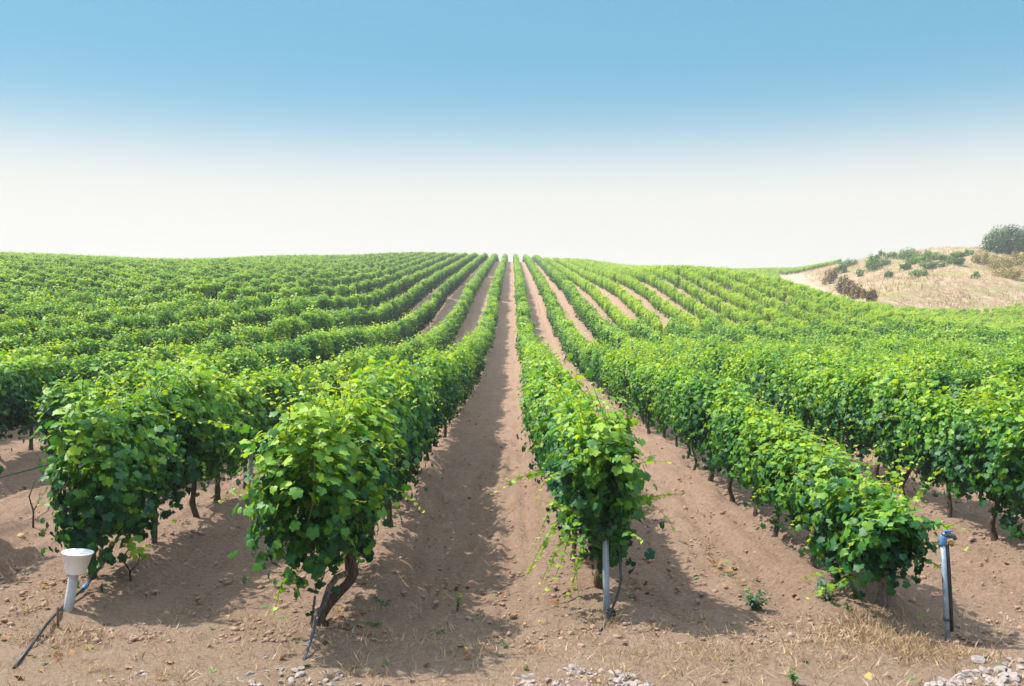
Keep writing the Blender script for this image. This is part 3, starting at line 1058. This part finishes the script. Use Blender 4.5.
patch(872, 632, .15, .16, 1100); patch(910, 650, .13, .13, 1000); patch(820, 655, .30, .16, 420); patch(760, 650, .35, .18, 420)
patch(690, 655, .4, .2, 260); patch(560, 650, .6, .2, 300); patch(420, 645, .6, .22, 260); patch(866, 616, .12, .08, 160)
patch(90, 590, .3, .25, 260); patch(60, 640, .3, .15, 300); patch(950, 655, .15, .08, 300)
tx, ty = r_.uniform(-4.4, 4.4, 700), r_.uniform(5.4, 7.3, 700)
for a_, b_ in zip(tx, ty):                                   # tufts rooted here and there
    q_ = int(r_.integers(6, 26))
    GX.append(r_.normal(a_, .03, q_)); GY.append(r_.normal(b_, .03, q_))
GX.append(r_.uniform(-4.4, 4.4, 5200)); GY.append(r_.uniform(5.3, 7.1, 5200))
gx, gy = np.concatenate(GX), np.concatenate(GY)
blades('dry_grass', np.stack([gx, gy, ground(gx, gy) - .01], 1), r_.uniform(.02, .10, len(gx)), .030, np.clip(r_.normal(.6, .22, len(gx)), 0, 1),
       'straw-coloured dry grass along the headland', spread=1.5, r=r_)

# clods and leaf litter
r_ = np.random.default_rng(33)
n = 15000
cy = 6.5 + 17 * r_.random(n) ** 1.6
cx = r_.uniform(-.58, .58, n) * cy
sz = np.clip(r_.lognormal(-4.95, .6, n), .003, .034)
ico = np.array([(0, 0, 1), (.89, 0, .45), (.28, .85, .45), (-.72, .53, .45), (-.72, -.53, .45), (.28, -.85, .45), (.72, .53, -.45), (-.28, .85, -.45), (-.89, 0, -.45), (-.28, -.85, -.45), (.72, -.53, -.45), (0, 0, -1)])
icof = np.array([(0, 1, 2), (0, 2, 3), (0, 3, 4), (0, 4, 5), (0, 5, 1), (1, 6, 2), (2, 7, 3), (3, 8, 4), (4, 9, 5), (5, 10, 1), (2, 6, 7), (3, 7, 8), (4, 8, 9), (5, 9, 10), (1, 10, 6), (11, 7, 6), (11, 8, 7), (11, 9, 8), (11, 10, 9), (11, 6, 10)])
V = np.stack([cx, cy, ground(cx, cy) + sz * .2], 1)[:, None] + sz[:, None, None] * ico[None] * r_.uniform(.6, 1.25, (n, 12, 1)) * np.array([1.15, 1, .75])
Fc = (icof[None] + (np.arange(n) * 12)[:, None, None]).reshape(-1)
tag(link('soil_clods', mesh_np('soil_clods', V.reshape(-1, 3), Fc, np.full(len(Fc) // 3, 3), CLOD)), 'loose clods of dry brown soil between the rows', 'soil', kind='stuff')

n = 420
ly = 5.8 + 14 * r_.random(n) ** 1.5
lx = r_.uniform(-.56, .56, n) * ly
for px, py, k_ in ((720, 572, 60), (712, 560, 40), (735, 588, 30), (440, 590, 45), (345, 625, 50), (60, 650, 50), (640, 590, 40), (690, 545, 30), (590, 555, 50), (780, 540, 30)):
    c = at(px, py)
    lx = np.append(lx, r_.normal(c.x, .14, k_ // 2)); ly = np.append(ly, r_.normal(c.y, .15, k_ // 2))
n = len(lx)
V, Fc, t = leaf_arrays(np.stack([lx, ly, ground(lx, ly) + .012], 1), np.stack([r_.normal(0, .4, n), r_.normal(0, .4, n), np.ones(n)], 1), r_.normal(0, 1, (n, 3)), r_.uniform(.015, .05, n), r_.uniform(0, 1, n) ** 1.3, LEAF_LO, cup=.5, fold=.4, r=r_)
tag(link('leaf_litter', leaf_mesh('leaf_litter', [(V, Fc, t)], LITTER)), 'fallen dry vine leaves scattered over the soil', 'leaf litter', kind='stuff')


# ------------------------------------------------------------------ stones
def stone_mesh(seed, s):
    r = np.random.default_rng(seed)
    bm = bmesh.new()
    bmesh.ops.create_icosphere(bm, subdivisions=3, radius=1.0)
    sc = np.array([r.uniform(.85, 1.35), r.uniform(.7, 1.1), r.uniform(.5, .8)])
    planes = [(unit(r.normal(0, 1, (1, 3)))[0], r.uniform(.5, .8)) for _ in range(14)]
    for v in bm.verts:
        c = np.array(v.co)
        for pn, pd in planes:                          # broken flat faces
            e = c @ pn - pd
            if e > 0:
                c = c - pn * e * .97
        v.co = Vector(c * sc * s * (1 + r.normal(0, .03)))
    me = bpy.data.meshes.new('stone'); bm.to_mesh(me); bm.free()
    me.materials.append(LIMESTONE)
    return me


STONES = []
big = [(1000, 672, .075, 'largest pinkish pale stone near the end of the stone heap'), (978, 662, .085, 'long pale stone on top of the heap beside the standing pipe'),
       (1014, 678, .06, 'rounded pale stone at the picture edge of the stone heap'), (985, 678, .05, 'small white stone low in the heap beside the standing pipe'),
       (142, 673, .04, 'upright white stone lying alone on soil below the white bucket'), (265, 659, .03, 'single white stone on soil beside the anchored forked vine'),
       (250, 676, .05, 'whitish stone at one end of the small scatter below the forked vine'), (300, 676, .05, 'flat white stone at the foot of the forked vine anchor'),
       (600, 646, .02, 'tiny white chip on straw in front of the blue-grey post')]
for px, py, s, lab in big:
    STONES.append((px, py, s, lab, None))
r_ = np.random.default_rng(77)
for x0, x1, y0, y1, n_, lo, hi_, lab, grp in (
        (515, 650, 668, 688, 95, .012, .045, 'pale broken stone in the band of rubble edging the track', 'pale stones in the rubble band'),
        (925, 1024, 654, 688, 62, .016, .060, 'pale broken stone in the heap beside the standing pipe', 'pale stones in the heap'),
        (228, 360, 668, 688, 44, .012, .038, 'pale stone in the loose scatter below the forked vine', 'pale stones below the forked vine'),
        (100, 160, 672, 686, 7, .014, .03, 'small pale stone in the few below the white bucket', 'pale stones below the bucket')):
    for _ in range(n_):
        fx = r_.uniform(0, 1)
        py = y1 - (y1 - y0) * r_.uniform(0, 1) * (1 - abs(2 * fx - 1) ** 2 * .7 if x0 != 925 else fx)
        STONES.append((x0 + fx * (x1 - x0), py, r_.uniform(lo, hi_), lab, grp))
for i, (px, py, s, lab, grp) in enumerate(STONES):
    p = at(px, py)
    o = link('stone', stone_mesh(1000 + i, s * (.8 if grp else .75)))
    o.location = (p.x, p.y, p.z + s * .10)
    rr = np.random.default_rng(i)
    o.rotation_euler = (rr.normal(0, .15), rr.normal(0, .15), rr.uniform(0, 6.28))
    tag(o, lab, 'stone', grp)


# ------------------------------------------------------------------ weeds and twigs
def weed(px, py, h, w, n, label, seed, leaf=.025, material=WEED_LEAF, tone0=.5):
    p = at(px, py)
    r = np.random.default_rng(seed)
    random.seed(seed)
    root = empty('weed', p)
    tag(root, label, 'weed', 'weeds on the bare soil')
    g = Geo(); chunks = []
    ns = max(4, n // 9)
    for _ in range(ns):
        a = r.uniform(0, 6.28); e = r.uniform(.25, 1)
        tip = np.array([math.cos(a) * w * e, math.sin(a) * w * e, h * r.uniform(.5, 1)])
        path = [np.array([0, 0, -.02]), tip * np.array([.35, .35, .6]), tip]
        g.tube([tuple(q) for q in path], [.003, .0025, .0012], 5)
        k = n // ns
        f = r.uniform(.15, 1, k)[:, None]
        P = np.where(f < .5, path[1] * f * 2, path[1] + (path[2] - path[1]) * (f * 2 - 1)) + r.normal(0, .004, (k, 3))
        chunks.append(leaf_arrays(P, np.array([0, 0, 1.0]) + r.normal(0, .5, (k, 3)), tip + r.normal(0, .06, (k, 3)), leaf * r.uniform(.6, 1.3, k), np.clip(r.normal(tone0, .2, k), 0, 1), OVAL, r=r))
    link('stems', g.mesh('weed_stems', CANE), root)
    link('foliage', leaf_mesh('weed_foliage', chunks, material), root)


weed(756, 612, .17, .12, 240, 'rounded blue-green weed alone between the two middle row ends', 1, .036, tone0=.05)
weed(457, 612, .17, .07, 40, 'tall thin weed with sparse leaves on the middle aisle', 2, .028, tone0=.8)
weed(384, 605, .05, .15, 60, 'flat grey-green weed spreading beside the forked trunk', 3, .028, tone0=.25)
weed(376, 627, .05, .07, 40, 'small bright green weed in the forked vine shadow', 4, .025, tone0=.8)
weed(849, 612, .09, .05, 45, 'small upright green weed by the knotted trunk', 5, .03, tone0=.7)
weed(826, 600, .16, .17, 150, 'low leafy green weed spreading beside the knotted trunk', 6, .038, tone0=.7)
weed(793, 684, .10, .04, 50, 'small leafy weed at the bottom edge of the picture', 7, .03, tone0=.7)
weed(527, 672, .06, .03, 24, 'tiny yellow-green weed above the rubble band', 8, .02, tone0=1.0)
weed(505, 648, .04, .06, 26, 'small flat weed on straw before the middle aisle', 9, .022, tone0=.5)
weed(243, 582, .06, .08, 36, 'thin pale weed on the soil between bucket and forked vine', 10, .024, tone0=.6)
weed(727, 578, .04, .10, 40, 'flat wilted weed on the soil beside the post row', 11, .03, tone0=.2)
weed(855, 598, .10, .08, 60, 'pale yellowish weed around the wooden stub', 12, .024, tone0=.95)
weed(492, 470, .10, .05, 30, 'small weed far along the middle aisle', 13, .035, tone0=.6)
weed(440, 634, .05, .07, 30, 'low reddish-green weed on the middle aisle near the straw', 14, .022, tone0=.45)


def twig(px, py, h, label, seed, leaves=0):
    p = at(px, py)
    r = np.random.default_rng(seed)
    root = empty('vine_sapling', p)
    tag(root, label, 'sapling')
    random.seed(seed)
    g = Geo()
    top = (r.normal(0, .03), r.normal(0, .03), h)
    g.tube([(0, 0, -.05), (r.normal(0, .02), 0, h * .3), (r.normal(0, .03), 0, h * .65), top], [.012, .010, .008, .004], 6, .1)
    g.tube([(0, 0, h * .3), (.05, .02, h * .5), (.07, .02, h * .75)], [.007, .005, .003], 5, .1)
    link('stem', g.mesh('sapling_stem', BARK), root)
    if leaves:
        P = np.array(top) + r.normal(0, .07, (leaves, 3))
        link('foliage', leaf_mesh('sapling_foliage', [leaf_arrays(P, np.array([0, 0, 1.]) + r.normal(0, .5, (leaves, 3)), r.normal(0, 1, (leaves, 3)), .06 * r.uniform(.7, 1.2, leaves), r.uniform(.5, 1, leaves), LEAF_HI, r=r)], VINE_LEAF), root)


twig(33, 525, .46, 'bare thin sapling stick in the gap outside the white-bucket row', 1)
twig(131, 582, .30, 'thin young sapling with yellowing leaves beside the white-bucket row', 2, 16)


# ------------------------------------------------------------------ posts, hoses, bucket
def lean_post(name, base, top, rad, material, label, cat='post', group=None, sides=14, cap=True):
    d = Vector(top) - Vector(base)
    root = empty(name, base)
    tag(root, label, cat, group)
    g = Geo().tube([tuple(-d.normalized() * .15), tuple(d * .33), tuple(d * .66), tuple(d * .985), tuple(d)], [rad, rad, rad, rad, rad * .86], sides)
    link('shaft', g.mesh('post_shaft', material), root)
    return root


# row with the bucket
b = at(68, 613)
top = on_depth(76, 560, b.y + .01)
lean_post('bucket_post', b, top, .035, GREY_POST, 'leaning grey post carrying the white bucket')
axis = (top - b).normalized()
tilt = Vector((0, 0, 1)).rotation_difference((axis + Vector((-.05, 0, 0))).normalized()).to_matrix()
bb = on_depth(75.5, 573, b.y)
bucket = empty('bucket', bb)
bucket.scale = (.88, .88, .80)
tag(bucket, 'white plastic bucket, wider at the top, set over the leaning grey post', 'bucket')
g = Geo().lathe([(.0, .004), (.070, .004), (.075, .0), (.078, .004), (.120, .186), (.126, .188), (.127, .196), (.122, .199), (.117, .196), (.110, .192), (.0, .194)], 40, (0, 0, 0), tilt)
link('shell', g.mesh('bucket_shell', WHITE_PE), bucket)
g = Geo().tube([tuple(tilt @ Vector((-.004 - .012 * k, -.124 + .0062 * (5 - k) - .0015, .186 - .034 * k))) for k in range(6)], .0025, 6)
link('cord', g.mesh('bucket_cord', GREY_POST), bucket)

a0, a1 = at(14, 668), at(32, 650)
c = [a0 + Vector((0, 0, .0)), a1 + Vector((0, 0, .02)), on_depth(60, 615, 7.0), on_depth(85, 587, 7.42), on_depth(106, 560, 7.75), on_depth(118, 536, 8.1)]
c = [Vector((p.x, p.y, max(p.z, gz(p.x, p.y) + .035))) if i_ else p for i_, p in enumerate(c)]
c.insert(2, (c[1] + c[2]) / 2 + Vector((0, 0, .015)))
root = empty('anchor_cable', a0)
tag(root, 'black cable running from the soil past the trunk behind the white bucket', 'cable')
link('line', Geo().tube([tuple(p - a0) for p in c], .0105, 8).mesh('cable_line', BLACK_PE), root)
q0, q1 = c[4].lerp(c[3], .10), c[4].lerp(c[5], .10)
link('joint', Geo().tube([tuple(q0 - a0), tuple(c[4] - a0), tuple(q1 - a0)], .019, 10).mesh('cable_joint', BLUE_PE), root)
s = at(58, 629)
lean_post('iron_peg', s, s + Vector((.0, 0, .15)), .009, RUST, 'short rusty iron peg beside the cable near the bucket')

# row with the forked trunk
a0 = at(300, 667)
root = empty('anchor_cable', a0)
tag(root, 'dark anchor cable stretched from the soil to the forked vine', 'cable')
e0, e1 = on_depth(322, 604, 6.72), on_depth(335, 575, 7.0)
link('line', Geo().tube([(0, 0, -.05), tuple(e0 - a0), tuple(e1 - a0)], .010, 8).mesh('cable_line', DARK_STEEL), root)
s = at(311, 628)
lean_post('iron_peg', s, on_depth(315, 596, s.y), .009, DARK_STEEL, 'thin dark stake beside the forked trunk')

# row with the blue-grey post
b = at(606.5, 613)
lean_post('steel_post', b, b + Vector((-.01, 0, .66)), .025, GALV, 'blue-grey steel post at the head of the narrow row', 'post')
a0 = at(600, 632)
c = [a0 + Vector((0, 0, .005)), on_depth(606, 622, 6.95), on_depth(611, 612, 7.02), on_depth(617, 597, 7.05), on_depth(621, 580, 7.1), on_depth(620, 562, 7.15), on_depth(615, 540, 7.3)]
root = empty('irrigation_hose', a0)
tag(root, 'black irrigation hose hanging beside the blue-grey post, knotted at the ground', 'hose')
link('line', Geo().tube([tuple(p - a0) for p in c], .0095, 8).mesh('hose_line', BLACK_PE), root)
kn = c[2] - a0
g = Geo()
for ph in range(3):
    g.tube([tuple(kn + Vector((.03 * math.cos(t + ph), .022 * math.sin(t + ph), .024 * math.sin(t * .5 + ph * 2) + .0))) for t in np.linspace(0, 5.6, 12)], .008, 6)
link('knot', g.mesh('hose_knot', BLACK_PE), root)

# row with the knotted trunk
s = at(860, 596)
g = empty('wooden_stub', s)
tag(g, 'short weathered grey wooden stub under the low drooping vine', 'post')
link('shaft', Geo().box((-.032, -.03, -.1), (.032, .03, .30), .12).mesh('stub_shaft', OLD_WOOD, False), g)
g.rotation_euler = (0, -.10, .3)

# standing irrigation pipe
b = at(948, 641)
tp = on_depth(943, 541, b.y)
root = empty('irrigation_riser', b)
tag(root, 'dark standing irrigation pipe with a blue valve on top beside the stone heap', 'water pipe')
d = tp - b
link('pipe', Geo().tube([tuple(-d * .15), tuple(d * .5), tuple(d)], .020, 16).mesh('riser_pipe', RISER), root)
off = Vector((.024, -.014, 0))
link('hose', Geo().tube([tuple(off + d * .10), tuple(off + d * .4 + Vector((.003, 0, 0))), tuple(off + d * .75), tuple(off * .9 + d * .97)], .0125, 10).mesh('riser_hose', BLACK_PE), root)
link('sleeve', Geo().lathe([(.0, -.03), (.024, -.03), (.026, -.022), (.026, .02), (.021, .032), (.018, .042), (.0, .045)], 20, tuple(d)).mesh('riser_sleeve', BLUE_PE), root)
tv = d + Vector((.03, -.01, .045))
valve = link('valve', Geo().tube([tuple(d + Vector((-.012, 0, .045))), tuple(tv), tuple(tv + Vector((.035, -.005, -.008))), tuple(tv + Vector((.05, -.01, -.03)))], [.016, .019, .017, .013], 12).mesh('riser_valve', DARK_STEEL), root)
link('handle', Geo().box((tv.x - .03, tv.y - .012, tv.z + .02), (tv.x + .03, tv.y + .012, tv.z + .032), .1).mesh('valve_handle', BLUE_PE, False), valve)
link('coupling', Geo().tube([tuple(d + Vector((.032, -.018, -.005))), tuple(d + Vector((.048, -.02, -.012))), tuple(d + Vector((.058, -.022, -.03)))], [.012, .015, .011], 10).mesh('riser_coupling', BRASS), root)
link('bracket', Geo().tube([tuple(d * .22 + Vector((0, 0, -.012))), tuple(d * .22 + Vector((0, 0, .012)))], .0235, 16).mesh('riser_bracket', DARK_STEEL), root)

# drip hoses along the nearer rows
HOSE_LAB = {2: 'row behind the white bucket', 3: 'forked-trunk row', 4: 'blue-grey post row', 5: 'knotted-trunk row', 1: 'row with the gap outside the white-bucket row',
            0: 'second row outside the white-bucket row', 6: 'row outside the knotted-trunk row', 7: 'second row outside the knotted-trunk row'}
for k, lab in HOSE_LAB.items():
    x0 = ROW0 + ROW_S * (k - 4)
    y0 = HEAD.get(k, 8.2) + .2
    pts = []
    for j in range(60):
        y = y0 + j * .4
        pts.append((x0 + .03 * math.sin(y * 2.1 + k), y, float(large(x0, y)) + .50 - .035 * abs(math.sin(y * math.pi / 3.3)) * 1.0))
    o = link('drip_hose', Geo().tube(pts, .009, 6).mesh('drip_hose', BLACK_PE))
    tag(o, 'thin black drip hose strung low along the ' + lab, 'hose', 'drip hoses along the rows')

# trellis posts
shaft = Geo().tube([(0, 0, -.3), (0, 0, .6), (0, 0, 1.2), (0, 0, 1.60), (0, 0, 1.615)], [.026, .026, .026, .026, .022], 8).mesh('trellis_post', GALV)
POSTS = [(2, 12.2, 'blue-grey trellis post standing among vines of the white-bucket row'), (5, 13.6, 'pale trellis post showing below leaves of the knotted-trunk row'),
         (6, 13.25, 'grey trellis post in the gap of the row outside the knotted-trunk row'), (1, 11.95, 'grey trellis post at the gap outside the white-bucket row')]
for k, y, lab in POSTS:
    x0 = ROW0 + ROW_S * (k - 4) + .06
    o = link('trellis_post', shaft); o.location = (x0, y, gz(x0, y)); o.scale = (1, 1, .72)
    tag(o, lab, 'post', 'trellis posts in the vine rows')
r_ = np.random.default_rng(55)
nfar = 0
for k in range(-50, 45):
    x0 = ROW0 + ROW_S * (k - 4)
    y = 44 + r_.uniform(0, 14)
    while y < 205:
        side_ok = abs(x0) < .53 * y and (x0 < -6 or x0 > 12)
        pl = not bool(in_poly(np.array([x0]), np.array([y]), M_POLY)[0])
        if side_ok and pl and nfar < 130 and r_.random() < (.55 if x0 < 0 else .3):
            o = link('trellis_post', shaft); o.location = (x0 + .03, y, gz(x0, y)); o.scale = (1.1, 1.1, r_.uniform(.84, 1.0))
            tag(o, 'thin grey trellis post standing in the vine rows of the ' + ('bushy shaded hillside' if x0 < 0 else 'pale sunlit hillside'), 'post',
                'far trellis posts of the ' + ('shaded hillside' if x0 < 0 else 'sunlit hillside'))
            nfar += 1
        y += r_.uniform(16, 30)


# ------------------------------------------------------------------ summer haze over the whole place
hm = bpy.data.materials.new('summer_haze'); hm.use_nodes = True
hm.node_tree.nodes.clear()
ho = hm.node_tree.nodes.new('ShaderNodeOutputMaterial')
hp = hm.node_tree.nodes.new('ShaderNodeVolumePrincipled')
hp.inputs['Color'].default_value = (.95, .96, .97, 1)
hp.inputs['Density'].default_value = HAZE
hp.inputs['Anisotropy'].default_value = .2
hm.node_tree.links.new(hp.outputs[0], ho.inputs['Volume'])
hz = link('haze', Geo().box((-950, -950, -9), (950, 1450, 27)).mesh('haze', hm, False))
tag(hz, kind='stuff')
